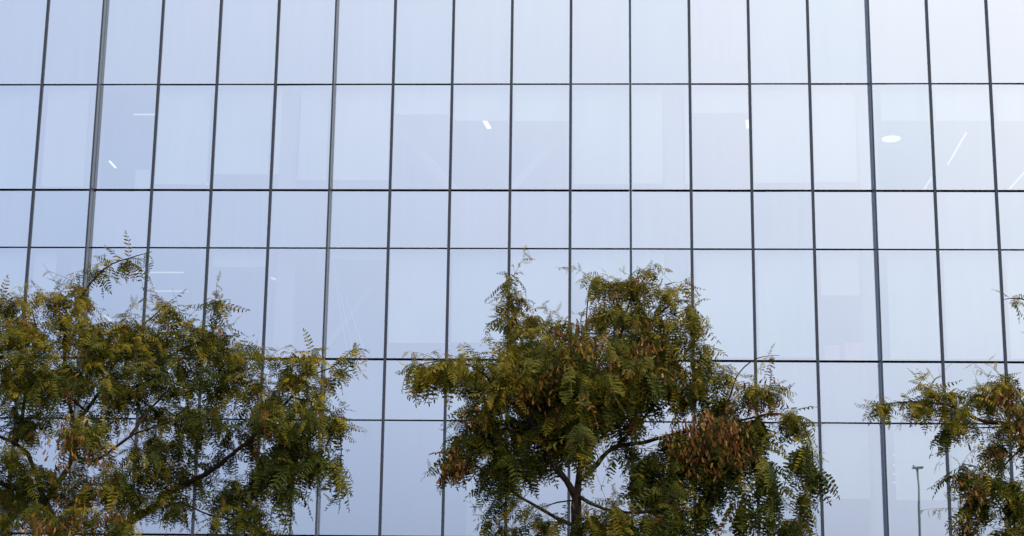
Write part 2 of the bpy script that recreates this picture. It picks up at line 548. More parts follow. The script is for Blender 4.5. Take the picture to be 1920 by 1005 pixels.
# cables fanning down behind the pane above the gap between the trees
for (a, b, lab) in (((621, 476), (652, 662), 'leftmost of three pale cables fanning down behind the glass between the trees'),
                    ((622, 476), (664, 664), 'middle one of three pale cables fanning down behind the glass between the trees'),
                    ((623, 478), (688, 670), 'rightmost of three pale cables fanning down behind the glass between the trees')):
    P0, P1 = on_y(*a, FY + 0.9), on_y(*b, FY + 0.9)
    pts = [P0 + (P1 - P0) * t + np.array([0, 0, -0.05 * math.sin(math.pi * t)]) for t in np.linspace(0, 1, 9)]
    V, F = tube_arrays([q - P0 for q in pts], [0.011] * 9, 6)
    tag(obj('cable', py_mesh('cable', V, F, True), M['cable'], None, tuple(P0)), lab, 'cable', 'cables behind the glass')
# two pink boxes standing on the sill of the same storey at the right
for a, b, yt, lab in ((1546, 1574, 648, 'faint pink box behind the right panes, left one of two'), (1584, 1622, 642, 'faint pink box behind the right panes, right one of two')):
    p0, p1 = on_y(a, 660, FY + 0.6), on_y(b, 660, FY + 0.6)
    zt = on_y(a, yt, FY + 0.6)[2]
    e = empty('cardboard_box', ((p0[0] + p1[0]) / 2, FY + 0.75, ZD - 0.03), lab, 'box', 'boxes behind the right panes')
    w, h = p1[0] - p0[0], zt - ZD + 0.03
    obj('carton', box_mesh('carton', w, 0.3, h, 0.006), M['pink'], e, (0, 0, h / 2))
    obj('lid', box_mesh('lid', w + 0.012, 0.312, 0.07, 0.006), M['pink'], e, (0, 0, h - 0.029))

# ------------------------------------------------------------------ street lamps across the road, seen mirrored in the glass
def street_lamp(px, py, back, label):
    virt = on_y(px, py, FY + back)
    x, top = virt[0], virt[2]
    e = empty('street_lamp', (x, FY - back, -0.12), label, 'street lamp', 'street lamps across the road')
    H = top + 0.12
    V, F = tube_arrays([(0, 0, 0), (0, 0, 0.5), (0, 0, 0.55), (0, 0, H * 0.5), (0, 0, H - 0.1)], [0.14, 0.14, 0.095, 0.08, 0.055], 14)
    obj('pole', py_mesh('pole', V, F, True), M['pole'], e)
    V, F = tube_arrays([(0, 0, H - 0.16), (0, 0, H - 0.02), (0, 0, H)], [0.062, 0.075, 0.16], 12)
    obj('collar', py_mesh('collar', V, F), M['pole'], e)
    obj('lamp_head', box_mesh('lamp_head', 0.60, 0.36, 0.09, 0.03), M['pole'], e, (0.02, 0, H + 0.05), (0, R(-4), 0))
    obj('photo_cell', box_mesh('photo_cell', 0.09, 0.09, 0.10, 0.02), M['pole'], e, (-0.20, 0, H + 0.15))
    obj('lens', box_mesh('lens', 0.40, 0.28, 0.02, 0.004), M['housing'], e, (0.10, 0, H - 0.003), (0, R(-4), 0))
    return e
street_lamp(1730, 870, 58, 'slender green street lamp mirrored in the lower right pane')
street_lamp(537, 868, 58, 'slender street lamp mirrored behind the right fringe of the left tree')

# ------------------------------------------------------------------ trees
PAL = np.array([(0.034, 0.050, 0.008), (0.071, 0.083, 0.009), (0.142, 0.132, 0.012), (0.26, 0.20, 0.016), (0.38, 0.275, 0.020), (0.20, 0.085, 0.018)])


def leaf_template(pairs, droop, seed, miss=0.05):
    """pinnate leaf of unit length along +X, bending down; returns verts and quads"""
    rr = np.random.default_rng(seed)
    n = pairs + 2
    t = np.linspace(0, 1, n)
    ang = -droop * t ** 1.2
    seg = 1.0 / (n - 1)
    P = [np.zeros(3)]
    for i in range(1, n):
        P.append(P[-1] + seg * np.array([math.cos(ang[i]), 0, math.sin(ang[i])]))
    P = np.array(P)
    P[:, 1] += rr.normal(0, 0.10) * t ** 2
    V, F = [], []
    def leaflet(p, d, nn, l, w):
        d = d / np.linalg.norm(d)
        s = np.cross(nn, d); s /= np.linalg.norm(s)
        up = np.cross(d, s)
        b = len(V)
        V.append(p)
        V.append(p + d * l * 0.30 + s * w + up * w * 0.35)
        V.append(p + d * l * 0.78 + s * w * 0.85 + up * w * 0.25 - up * l * 0.04)
        V.append(p + d * l - up * l * 0.12)
        V.append(p + d * l * 0.78 - s * w * 0.85 + up * w * 0.25 - up * l * 0.04)
        V.append(p + d * l * 0.30 - s * w + up * w * 0.35)
        F.append((b, b + 1, b + 2, b + 3)); F.append((b, b + 3, b + 4, b + 5))
    for i in range(1, n):
        tan = np.array([math.cos(ang[i]), 0, math.sin(ang[i])])
        nn = np.array([-math.sin(ang[i]), 0, math.cos(ang[i])])
        prof = 0.75 + 0.35 * math.sin(math.pi * min(1, t[i] * 0.9 + 0.1)) - 0.25 * max(0, t[i] - 0.8) / 0.2
        l = 0.20 * prof
        for sgn in (1, -1):
            if rr.random() < miss: continue
            fwd = rr.uniform(0.2, 0.55)
            d = np.array([0, sgn, 0]) + tan * fwd - nn * rr.uniform(0.05, 0.5)
            n2 = nn + np.array([0, sgn * rr.uniform(-0.2, 0.5), 0]) + tan * rr.uniform(-0.2, 0.2)
            leaflet(P[i] + tan * rr.uniform(-0.012, 0.012), d, n2, l * rr.uniform(0.88, 1.1), l * rr.uniform(0.125, 0.17))
    leaflet(P[-1], np.array([math.cos(ang[-1]), 0, math.sin(ang[-1])]), np.array([-math.sin(ang[-1]), 0, math.cos(ang[-1])]), 0.15, 0.022)
    for i in range(n - 1):                                   # rachis as a thin folded strip
        b = len(V)
        for q in (P[i], P[i + 1]):
            V.append(q + np.array([0, 0.007, 0])); V.append(q - np.array([0, 0.007, 0]))
        F.append((b, b + 1, b + 3, b + 2))
    return np.array(V), np.array(F)


TEMPL = [leaf_template(*a_) for a_ in ((7, 0.25, 1), (8, 0.55, 2), (9, 0.9, 3), (7, 1.3, 4), (6, 0.7, 5), (8, 1.0, 6), (6, -0.3, 7, 0.15), (7, 1.7, 8, 0.2), (5, 0.4, 9, 0.25), (9, 0.5, 10, 0.3))]
LEAF_MESHES = {}


def raw_mesh(name, V, F, cols=None):
    me = bpy.data.meshes.new(name)
    V = np.asarray(V, np.float32); F = np.asarray(F, np.int32)
    me.vertices.add(len(V)); me.vertices.foreach_set('co', V.ravel())
    me.loops.add(F.size); me.loops.foreach_set('vertex_index', F.ravel())
    me.polygons.add(len(F)); me.polygons.foreach_set('loop_start', np.arange(0, F.size, 4, dtype=np.int32))
    me.update(calc_edges=True)
    if cols is not None:
        at = me.attributes.new('leaf_colour', 'FLOAT_COLOR', 'POINT')
        at.data.foreach_set('color', np.c_[cols, np.ones(len(cols))].astype(np.float32).ravel())
    me.validate()
    return me


def leaf_object_mesh(ti, ci):
    if (ti, ci) not in LEAF_MESHES:
        V, F = TEMPL[ti]
        rr = np.random.default_rng(ti * 10 + ci)
        c = PAL[ci] * rr.uniform(0.85, 1.15, (len(V), 1))
        me = raw_mesh('leaf', V, F, c)
        me.materials.append(M['leaf'])
        LEAF_MESHES[(ti, ci)] = me
    return LEAF_MESHES[(ti, ci)]


# a winged seed pod hanging down, unit length
POD_V = np.array([(0, 0, 0), (0.035, 0.03, -0.04), (0.10, 0.05, -0.22), (0.02, 0.02, -0.34), (0.16, 0.0, -0.62), (0.13, 0.0, -0.90), (0.02, 0, -1.0),
                  (-0.08, 0.0, -0.86), (-0.11, 0.0, -0.60), (-0.09, -0.05, -0.22), (-0.035, -0.03, -0.04), (-0.02, -0.02, -0.34)])
POD_F = np.array([(0, 1, 2, 3), (3, 2, 4, 5), (3, 5, 6, 7), (11, 3, 7, 8), (0, 3, 11, 9), (10, 0, 9, 10), (9, 11, 8, 9)])[:5]


def basis(d, roll, n):
    """rotation matrices whose X is d (n,3), rolled about it"""
    d = d / np.linalg.norm(d, axis=1)[:, None]
    up = np.tile(np.array([0, 0, 1.0]), (n, 1))
    bad = np.abs(d[:, 2]) > 0.97
    up[bad] = (0.3, 1.0, 0)
    y = np.cross(up, d); y /= np.linalg.norm(y, axis=1)[:, None]
    z = np.cross(d, y)
    c, s = np.cos(roll)[:, None], np.sin(roll)[:, None]
    y2 = y * c + z * s
    z2 = -y * s + z * c
    return np.stack([d, y2, z2], axis=2)


def smooth_path(pts, rad, step=0.07):
    pts = np.array(pts); rad = np.array(rad)
    n = len(pts)
    outp, outr = [], []
    for i in range(n - 1):
        p0, p1, p2, p3 = pts[max(i - 1, 0)], pts[i], pts[i + 1], pts[min(i + 2, n - 1)]
        m = max(2, int(np.linalg.norm(p2 - p1) / step))
        for j in range(m):
            t = j / m
            outp.append(0.5 * ((2 * p1) + (-p0 + p2) * t + (2 * p0 - 5 * p1 + 4 * p2 - p3) * t * t + (-p0 + 3 * p1 - 3 * p2 + p3) * t ** 3))
            outr.append(rad[i] * (1 - t) + rad[i + 1] * t)
    outp.append(pts[-1]); outr.append(rad[-1])
    return np.array(outp), np.array(outr)


def build_tree(label, base_px, dist, limbs, blobs, pods, seed, leaf_len=(0.13, 0.25), density=1.0, hue=0.0, sag=0.0):
    rr = np.random.default_rng(seed)
    scale = FPX / dist / 1.0                                  # picture pixels per metre at the trunk
    bx = on_y(base_px[0], base_px[1], dist)
    base = np.array([bx[0], dist, 0.0])
    root = empty('tipu_tree', tuple(base), label, 'tree', 'tipu trees in front of the glass facade')

    def pt(px, py, dy):
        return on_y(px, py, dist + dy) - base
    nodes, nrad = [], []
    for li, (pts, r0, r1) in enumerate(limbs):
        if li == 0:
            P = [np.array([0, 0, 0.0]), np.array([0.0, 0.0, 0.35])] + [pt(*q) for q in pts]
            rad = [r0 * 1.5, r0 * 1.1] + list(np.linspace(r0, r1, len(pts)))
        else:
            P = [pt(*q) for q in pts]
            rad = list(np.linspace(r0, r1, len(pts)))
        SP, SR = smooth_path(P, rad)
        jit = rr.normal(0, 1, SP.shape)
        ker = np.ones(5) / 5
        if len(SP) > 6:
            for a in range(3): jit[:, a] = np.convolve(jit[:, a], ker, 'same')
            jit[0] = 0
            SP = SP + jit * np.minimum(0.018, SR * 0.9)[:, None]
        SR = SR * (1 + 0.10 * np.sin(np.arange(len(SR)) * 1.7 + rr.uniform(0, 6)))
        V, F = tube_arrays(SP, SR, 9)
        o = obj('trunk' if li == 0 else 'branch', py_mesh('trunk' if li == 0 else 'branch', V, F, True), M['bark'], root)
        if li > 0 or True:
            s = 8 if li == 0 else 1
            for q, r_ in list(zip(SP, SR))[(len(SP) * 3 // 4 if li == 0 else 1)::2]:
                nodes.append(q); nrad.append(r_)
    nodes = np.array(nodes)
    limb_nodes = list(zip(nodes, nrad))
    # twigs: grown from the nearest wood towards points spread through the foliage masses
    targets = []
    for (cx, cy, rx, ry, dy, dens, yel, dr) in blobs:
        n = max(2, int(rx * ry * dens * density / 112.0 + rr.random()))
        for _ in range(n):
            v = rr.normal(0, 1, 3); v /= np.linalg.norm(v)
            v *= rr.random() ** 0.45
            depth = max(rx, ry) / scale * 1.05
            targets.append((*pt(cx + v[0] * rx, cy + v[1] * ry, dy + v[2] * depth), yel, dr))
    T = np.array(targets)
    tp = T[:, :3]
    dist0 = np.min(np.linalg.norm(tp[:, None] - nodes[None], axis=2), axis=1)
    order = np.argsort(dist0)
    tw_V, tw_F = [], []
    Lp, Ld, Ly, Lk = [], [], [], []
    for i in order:
        p = tp[i]
        d = np.linalg.norm(nodes - p, axis=1) + 0.35 * np.maximum(0, nodes[:, 2] - p[2])
        j = int(np.argmin(d))
        a = nodes[j]
        v = p - a
        ln = np.linalg.norm(v)
        if ln < 0.03: continue
        ctrl = a + v * 0.5 + np.array([0, 0, 0.22 * ln]) + rr.normal(0, 0.09 * ln, 3)
        m = max(4, int(ln / 0.07))
        tt = np.linspace(0, 1, m)[:, None]
        path = (1 - tt) ** 2 * a + 2 * tt * (1 - tt) * ctrl + tt ** 2 * p
        r0 = min(nrad[j] * 0.7, 0.0035 + 0.008 * ln)
        V, F = tube_arrays(path, np.linspace(r0, 0.0016, m), 4, False)
        b = len(tw_V)
        tw_V += V; tw_F += [tuple(q + b for q in f) for f in F]
        nodes = np.vstack([nodes, path[m // 3::2]])
        nrad += list(np.linspace(r0, 0.002, m)[m // 3::2])
        # leaves along the outer part of the twig
        nl = rr.integers(6, 12)
        length = ln
        for q in range(nl):
            s = 1 - (q / nl) * min(1.0, 0.34 / length)
            s = max(0.05, s)
            ii = s * (m - 1); i0 = min(int(ii), m - 2); f = ii - i0
            pos = path[i0] * (1 - f) + path[i0 + 1] * f
            tan = path[i0 + 1] - path[i0]; tan /= np.linalg.norm(tan) + 1e-9
            dirv = tan * 0.55 + rr.normal(0, 0.62, 3)
            dirv[2] = dirv[2] * 0.7 - T[i, 4] - sag + (0.12 if q == 0 else 0)
            Lp.append(pos); Ld.append(dirv); Ly.append(T[i, 3]); Lk.append(1.3 if T[i, 4] >= 0.7 else 1.0)
        # young shoots feathering the outline: thin, with small leaves
        if rr.random() < 0.2 + 0.6 * T[i, 3]:
            sl = rr.uniform(0.10, 0.42)
            dv = np.array([rr.normal(0, 0.6), rr.normal(0, 0.6), rr.uniform(0.0, 1.0) - 0.5 * T[i, 4]])
            dv = dv / np.linalg.norm(dv) * sl + v / ln * 0.06
            m2 = 5
            t2 = np.linspace(0, 1, m2)[:, None]
            sp = p + dv * t2 - np.array([0, 0, 0.25 * sl]) * t2 ** 2 + np.cumsum(rr.normal(0, 0.006, (m2, 3)), axis=0)
            V, F = tube_arrays(sp, np.linspace(0.0022, 0.0009, m2), 3, False)
            b = len(tw_V)
            tw_V += V; tw_F += [tuple(q + b for q in f) for f in F]
            if rr.random() > 0.12:
                for q in range(int(sl / 0.035) + 1):
                    f = min(0.999, (q + rr.random()) / (sl / 0.035 + 1)) * (m2 - 1)
                    i0 = int(f)
                    Lp.append(sp[i0] + (sp[i0 + 1] - sp[i0]) * (f - i0))
                    d2 = dv / sl * 0.5 + rr.normal(0, 0.6, 3)
                    d2[2] -= 0.25
                    Ld.append(d2); Ly.append(min(1.3, T[i, 3] + 0.5)); Lk.append(rr.uniform(0.30, 0.62))
    # leaves straight on the thin ends of the limbs
    thin = [(a_, r_) for a_, r_ in limb_nodes if r_ < 0.0085]
    for a_, r_ in thin:
        for _ in range(rr.integers(1, 4)):
            d2 = rr.normal(0, 0.6, 3); d2[2] -= 0.55
            Lp.append(a_); Ld.append(d2); Ly.append(0.6); Lk.append(rr.uniform(0.6, 1.2))
    tw = obj('twigs', py_mesh('twigs', tw_V, tw_F), M['twig'], root)
    tag(tw, kind='stuff')
    Lp, Ld, Ly = np.array(Lp), np.array(Ld), np.array(Ly)
    n = len(Lp)
    Ls = rr.uniform(*leaf_len, n) * np.where(rr.random(n) < 0.2, 0.62, 1.0) * np.array(Lk)
    Rm = basis(Ld, rr.normal(0, 0.55, n), n)
    Ti = rr.integers(0, len(TEMPL), n)
    # colour: shoots at the ends of the masses are yellower (young and turning leaves, plus lit tips over a shaded core painted in)
    ci_f = np.clip(rr.normal(0.45 + 2.4 * Ly + hue, 0.95, n), 0, 4.4)
    Ci = np.round(ci_f).astype(int)
    Ci[rr.random(n) < 0.035] = 5
    # the leaves that show largest (frontmost in their patch of the picture) are single objects
    mid = Lp + Rm[:, :, 0] * (Ls * 0.5)[:, None] + base
    px, py, dep = project(mid)
    inside = (px > -20) & (px < IW + 20) & (py > 0) & (py < IH + 10)
    facing = np.abs(Rm[:, 1, 2])                                  # how squarely the blade faces the camera
    cell = {}
    cand = []
    for i in np.argsort(dep):
        if not inside[i]: continue
        key = (int(px[i] // 22), int(py[i] // 22))
        c_ = cell.get(key, 0)
        cell[key] = c_ + 1
        cand.append((c_ * 0.5 - (facing[i] + 0.4) * Ls[i] * 4, i))
    cand.sort()
    single = [i for _, i in cand[:290]]
    smask = np.zeros(n, bool); smask[single] = True
    for i in single:
        o = obj('leaf', leaf_object_mesh(int(Ti[i]), int(Ci[i])), None, root)
        mt = Matrix([[*(Rm[i, r_] * Ls[i]), Lp[i, r_]] for r_ in range(3)] + [[0, 0, 0, 1]])
        o.matrix_local = mt
    Vs, Fs, Cs = [], [], []
    off = 0
    for ti, (TV, TF) in enumerate(TEMPL):
        idx = np.where((Ti == ti) & ~smask)[0]
        if not len(idx): continue
        W_ = np.einsum('nij,vj->nvi', Rm[idx] * Ls[idx][:, None, None], TV) + Lp[idx][:, None]
        Vs.append(W_.reshape(-1, 3))
        Fs.append((TF[None] + (np.arange(len(idx)) * len(TV))[:, None, None] + off).reshape(-1, 4))
        c = PAL[Ci[idx]] * rr.uniform(0.8, 1.2, (len(idx), 1))
        Cs.append(np.repeat(c, len(TV), axis=0))
        off += len(idx) * len(TV)
    me = raw_mesh('crown', np.vstack(Vs), np.vstack(Fs), np.vstack(Cs))
    crown = obj('crown', me, M['leaf'], root)
    tag(crown, kind='stuff')
    # hanging clusters of winged seed pods
    for (cx, cy, rx, ry, dy, cnt) in pods:
        cnt = int(cnt * 0.75)
        v = rr.normal(0, 0.55, (cnt, 3)) * rr.choice((0.7, 1.0, 1.7), (cnt, 1))
        v = np.clip(v, -1.15, 1.15)
        P = np.array([pt(cx + q[0] * rx, cy + q[1] * ry, dy + 0.18 + q[2] * max(rx, ry) / scale * 1.0) for q in v])
        ctr = P.mean(axis=0)
        sz = rr.uniform(0.042, 0.066, cnt)
        az = rr.uniform(0, 2 * math.pi, cnt)
        tilt = rr.normal(0, 0.38, (cnt, 2))
        ca, sa = np.cos(az), np.sin(az)
        zax = np.c_[tilt, np.ones(cnt)]; zax /= np.linalg.norm(zax, axis=1)[:, None]
        xax = np.c_[ca, sa, np.zeros(cnt)]; xax -= zax * np.sum(xax * zax, axis=1)[:, None]; xax /= np.linalg.norm(xax, axis=1)[:, None]
        yax = np.cross(zax, xax)
        Rp = np.stack([xax * 1.25, yax, zax], axis=2) * sz[:, None, None]
        W_ = np.einsum('nij,vj->nvi', Rp, POD_V) + (P - ctr)[:, None]
        F_ = (POD_F[None] + (np.arange(cnt) * len(POD_V))[:, None, None]).reshape(-1, 4)
        pc = np.array([(0.20, 0.080, 0.016), (0.35, 0.165, 0.040), (0.085, 0.034, 0.010), (0.46, 0.25, 0.075)])[rr.choice(4, cnt, p=(0.36, 0.16, 0.43, 0.05))]
        me = raw_mesh('seed_cluster', W_.reshape(-1, 3), F_, np.repeat(pc, len(POD_V), axis=0))
        o = obj('seed_cluster', me, M['leaf'], root, tuple(ctr))
        tag(o, 'cluster of dry brown winged seed pods', kind='stuff')
    # soil pit
    pit = box('tree_pit', base[0] - 0.6, base[0] + 0.6, base[1] - 0.6, base[1] + 0.6, -0.10, 0.006, M['soil'])
    tag(pit, kind='structure')
    print('tree', label[:20], 'leaves', n, 'twigs', len(T))
    return root


# blobs: (cx, cy, rx, ry, depth m, density, yellowness, droop)
CENTRE = dict(
    limbs=[([(1078, 1100, 0), (1076, 1005, 0), (1080, 930, 0)], 0.058, 0.046),
           ([(1080, 935, 0), (1062, 900, -0.05), (1035, 865, -0.1), (1015, 820, -0.15), (990, 785, -0.2), (955, 752, -0.3), (920, 735, -0.4)], 0.036, 0.010),
           ([(1081, 932, 0), (1086, 890, 0.05), (1100, 840, 0.1), (1115, 800, 0.15), (1140, 740, 0.2), (1152, 680, 0.15), (1165, 620, 0.1), (1185, 550, 0.1), (1200, 505, 0.1)], 0.036, 0.004),
           ([(1084, 905, 0), (1120, 870, 0.1), (1150, 842, 0.15), (1200, 830, 0.2), (1260, 815, 0.1), (1330, 800, 0), (1400, 785, -0.1), (1460, 776, -0.1), (1510, 798, -0.1)], 0.026, 0.006),
           ([(1076, 985, 0), (1040, 970, -0.1), (1005, 950, -0.2), (965, 925, -0.25), (940, 905, -0.3), (900, 880, -0.3), (860, 855, -0.3)], 0.019, 0.006),
           ([(1079, 938, 0), (1045, 942, 0.1), (1015, 952, 0.2)], 0.009, 0.004),
           ([(1080, 930, 0), (1115, 948, -0.2), (1160, 962, -0.4), (1225, 955, -0.5), (1270, 930, -0.5)], 0.020, 0.007),
           ([(1015, 820, -0.15), (1005, 740, 0.1), (985, 660, 0.3), (965, 590, 0.35), (952, 545, 0.3), (950, 512, 0.3)], 0.018, 0.003),
           ([(955, 752, -0.3), (905, 700, -0.4), (860, 678, -0.45), (800, 680, -0.5), (750, 700, -0.5)], 0.011, 0.003),
           ([(1145, 720, 0.2), (1200, 640, 0.2), (1245, 580, 0.15), (1280, 562, 0.1), (1305, 585, 0.1)], 0.014, 0.003),
           ([(1150, 842, 0.15), (1200, 790, 0.3), (1238, 745, 0.35), (1270, 690, 0.3), (1310, 650, 0.25)], 0.014, 0.004),
           ([(1345, 797, 0), (1370, 742, 0.05), (1382, 705, 0.05), (1408, 678, 0.05), (1432, 668, 0.05), (1462, 666, 0.05)], 0.010, 0.0022),
           ([(1505, 797, -0.1), (1524, 850, -0.1), (1510, 920, -0.1), (1490, 1003, -0.1)], 0.007, 0.003),
           ([(1330, 800, 0), (1360, 850, -0.3), (1400, 900, -0.4), (1440, 960, -0.4)], 0.010, 0.003),
           ([(1140, 740, 0.2), (1110, 680, -0.3), (1070, 640, -0.6), (1030, 620, -0.7)], 0.015, 0.005),
           ([(1115, 800, 0.15), (1120, 720, 0.7), (1100, 620, 0.9), (1105, 540, 0.8)], 0.016, 0.004)],
    blobs=[(1080, 690, 130, 95, -0.2, 1.0, 0.45, 0.9), (1015, 650, 85, 55, 0, 1.0, 0.7, 0.5), (1180, 620, 95, 80, 0.1, 1.0, 0.55, 0.5), (1125, 580, 56, 34, 0.3, 0.75, 0.8, 0.4),
           (1195, 545, 42, 34, 0.1, 0.8, 0.9, 0.3), (1260, 540, 44, 22, 0.1, 0.95, 0.85, 0.4), (1296, 575, 20, 34, 0.1, 0.7, 0.7, 0.7), (1180, 530, 40, 20, 0.1, 0.8, 0.9, 0.3), (1212, 495, 18, 20, 0.1, 0.8, 1.0, 0.2), (1098, 512, 34, 20, 0.7, 0.6, 0.9, 0.4), (1135, 535, 40, 22, 0.4, 0.5, 0.9, 0.4),
           (957, 545, 22, 36, 0.3, 0.7, 0.8, 0.4), (985, 585, 34, 34, 0.3, 0.8, 0.6, 0.5), (945, 605, 24, 20, 0.3, 0.8, 0.8, 0.3),
           (795, 688, 42, 8, -0.5, 2.2, 0.9, 0.9), (850, 685, 36, 18, -0.4, 1.2, 0.8, 0.7), (895, 690, 30, 35, -0.4, 1.0, 0.7, 0.6), (770, 694, 25, 6, -0.5, 2.2, 0.9, 0.9),
           (940, 700, 75, 60, -0.3, 1.0, 0.75, 0.6), (905, 765, 60, 52, -0.3, 1.0, 0.6, 0.6), (870, 820, 38, 40, -0.3, 1.0, 0.5, 0.6), (852, 862, 26, 26, -0.3, 1.4, 0.3, 0.7), (930, 890, 45, 40, 0.1, 0.8, 0.2, 0.6),
           (960, 965, 50, 36, -0.1, 0.75, 0.5, 0.5), (925, 990, 30, 16, -0.1, 0.8, 0.6, 0.5), (1030, 985, 30, 25, -0.2, 0.5, 0.5, 0.5),
           (1000, 775, 70, 60, 0.2, 0.95, 0.3, 0.7), (1060, 770, 65, 65, 0.3, 0.9, 0.15, 0.8), (1150, 745, 70, 65, 0.4, 0.95, 0.2, 0.7), (1175, 840, 34, 40, 0.2, 0.4, 0.25, 0.7), (1092, 800, 22, 62, -0.9, 1.0, 0.3, 1.2), (1005, 845, 34, 36, 0.0, 0.75, 0.35, 0.9),
           (970, 850, 44, 44, -0.2, 0.75, 0.35, 0.95), (925, 830, 42, 42, -0.1, 0.9, 0.4, 0.8), (1205, 905, 30, 24, 0.1, 0.7, 0.15, 0.8), (1060, 830, 22, 34, 0.3, 0.7, 0.3, 0.9), (835, 680, 44, 10, -0.45, 1.7, 0.85, 0.8), (1265, 812, 40, 20, 0.1, 0.7, 0.3, 0.8),
           (1240, 660, 70, 62, 0.1, 1.0, 0.4, 0.6), (1285, 715, 40, 46, 0.1, 0.75, 0.3, 0.8), (1300, 600, 20, 45, 0.1, 0.4, 0.7, 0.7), (1320, 650, 22, 30, 0.2, 0.55, 0.6, 0.7), (1190, 690, 60, 50, -0.4, 0.9, 0.3, 0.8),
           (1290, 840, 75, 52, -0.1, 1.1, 0.15, 0.8), (1375, 820, 65, 48, -0.1, 1.1, 0.15, 0.8), (1335, 700, 40, 36, 0.0, 0.65, 0.65, 0.6), (1390, 722, 38, 34, 0.0, 0.65, 0.65, 0.5), (1438, 738, 42, 36, -0.1, 0.75, 0.6, 0.5), (1480, 775, 38, 22, -0.1, 0.8, 0.6, 0.7),
           (1340, 885, 46, 42, -0.1, 1.0, 0.05, 1.1), (1418, 868, 30, 46, -0.2, 0.9, 0.1, 1.1), (1510, 845, 24, 44, -0.1, 0.8, 0.3, 1.1), (1445, 935, 28, 34, -0.3, 0.65, 0.25, 1.0), (1492, 975, 24, 26, -0.2, 0.7, 0.5, 0.7), (1525, 880, 12, 16, -0.1, 1.4, 0.3, 0.9), (1390, 930, 24, 40, -0.3, 0.8, 0.15, 1.2), (1415, 800, 40, 26, 0.1, 0.8, 0.3, 1.0), (1515, 920, 18, 40, -0.1, 0.9, 0.4, 1.1), (1350, 760, 50, 30, 0.2, 0.8, 0.5, 0.8), (1455, 985, 30, 24, -0.3, 0.8, 0.4, 0.9),
           (1235, 895, 70, 46, -0.2, 1.0, 0.1, 0.8), (1170, 965, 74, 38, -0.4, 1.1, 0.45, 0.5), (1245, 965, 50, 36, -0.4, 1.0, 0.3, 0.7), (1105, 985, 40, 26, -0.3, 0.9, 0.5, 0.5), (1310, 935, 22, 46, -0.3, 0.75, 0.05, 1.2), (1205, 790, 18, 40, 0.2, 0.3, 0.4, 0.9)],
    pods=[(1310, 805, 46, 34, -0.65, 330), (1362, 815, 40, 36, -0.6, 280), (1290, 850, 36, 36, -0.6, 170), (1385, 845, 30, 30, -0.5, 120), (856, 868, 28, 26, -0.6, 200), (846, 880, 18, 16, -0.6, 80), (1100, 650, 50, 30, -0.9, 110), (1210, 650, 36, 44, -0.7, 130),
          (992, 595, 16, 26, 0.0, 44), (930, 745, 40, 34, -0.8, 70), (1000, 730, 40, 40, -0.9, 70), (1430, 745, 44, 30, -0.4, 60), (962, 560, 9, 26, 0.1, 24), (1160, 700, 40, 40, -0.9, 60), (1105, 960, 26, 18, -0.7, 30), (1050, 690, 40, 34, -0.9, 50), (1250, 700, 30, 40, -0.6, 60), (1060, 620, 40, 20, -0.6, 40), (1330, 880, 50, 30, -0.6, 60), (900, 790, 36, 30, -0.7, 50), (1400, 760, 50, 24, -0.4, 50)])

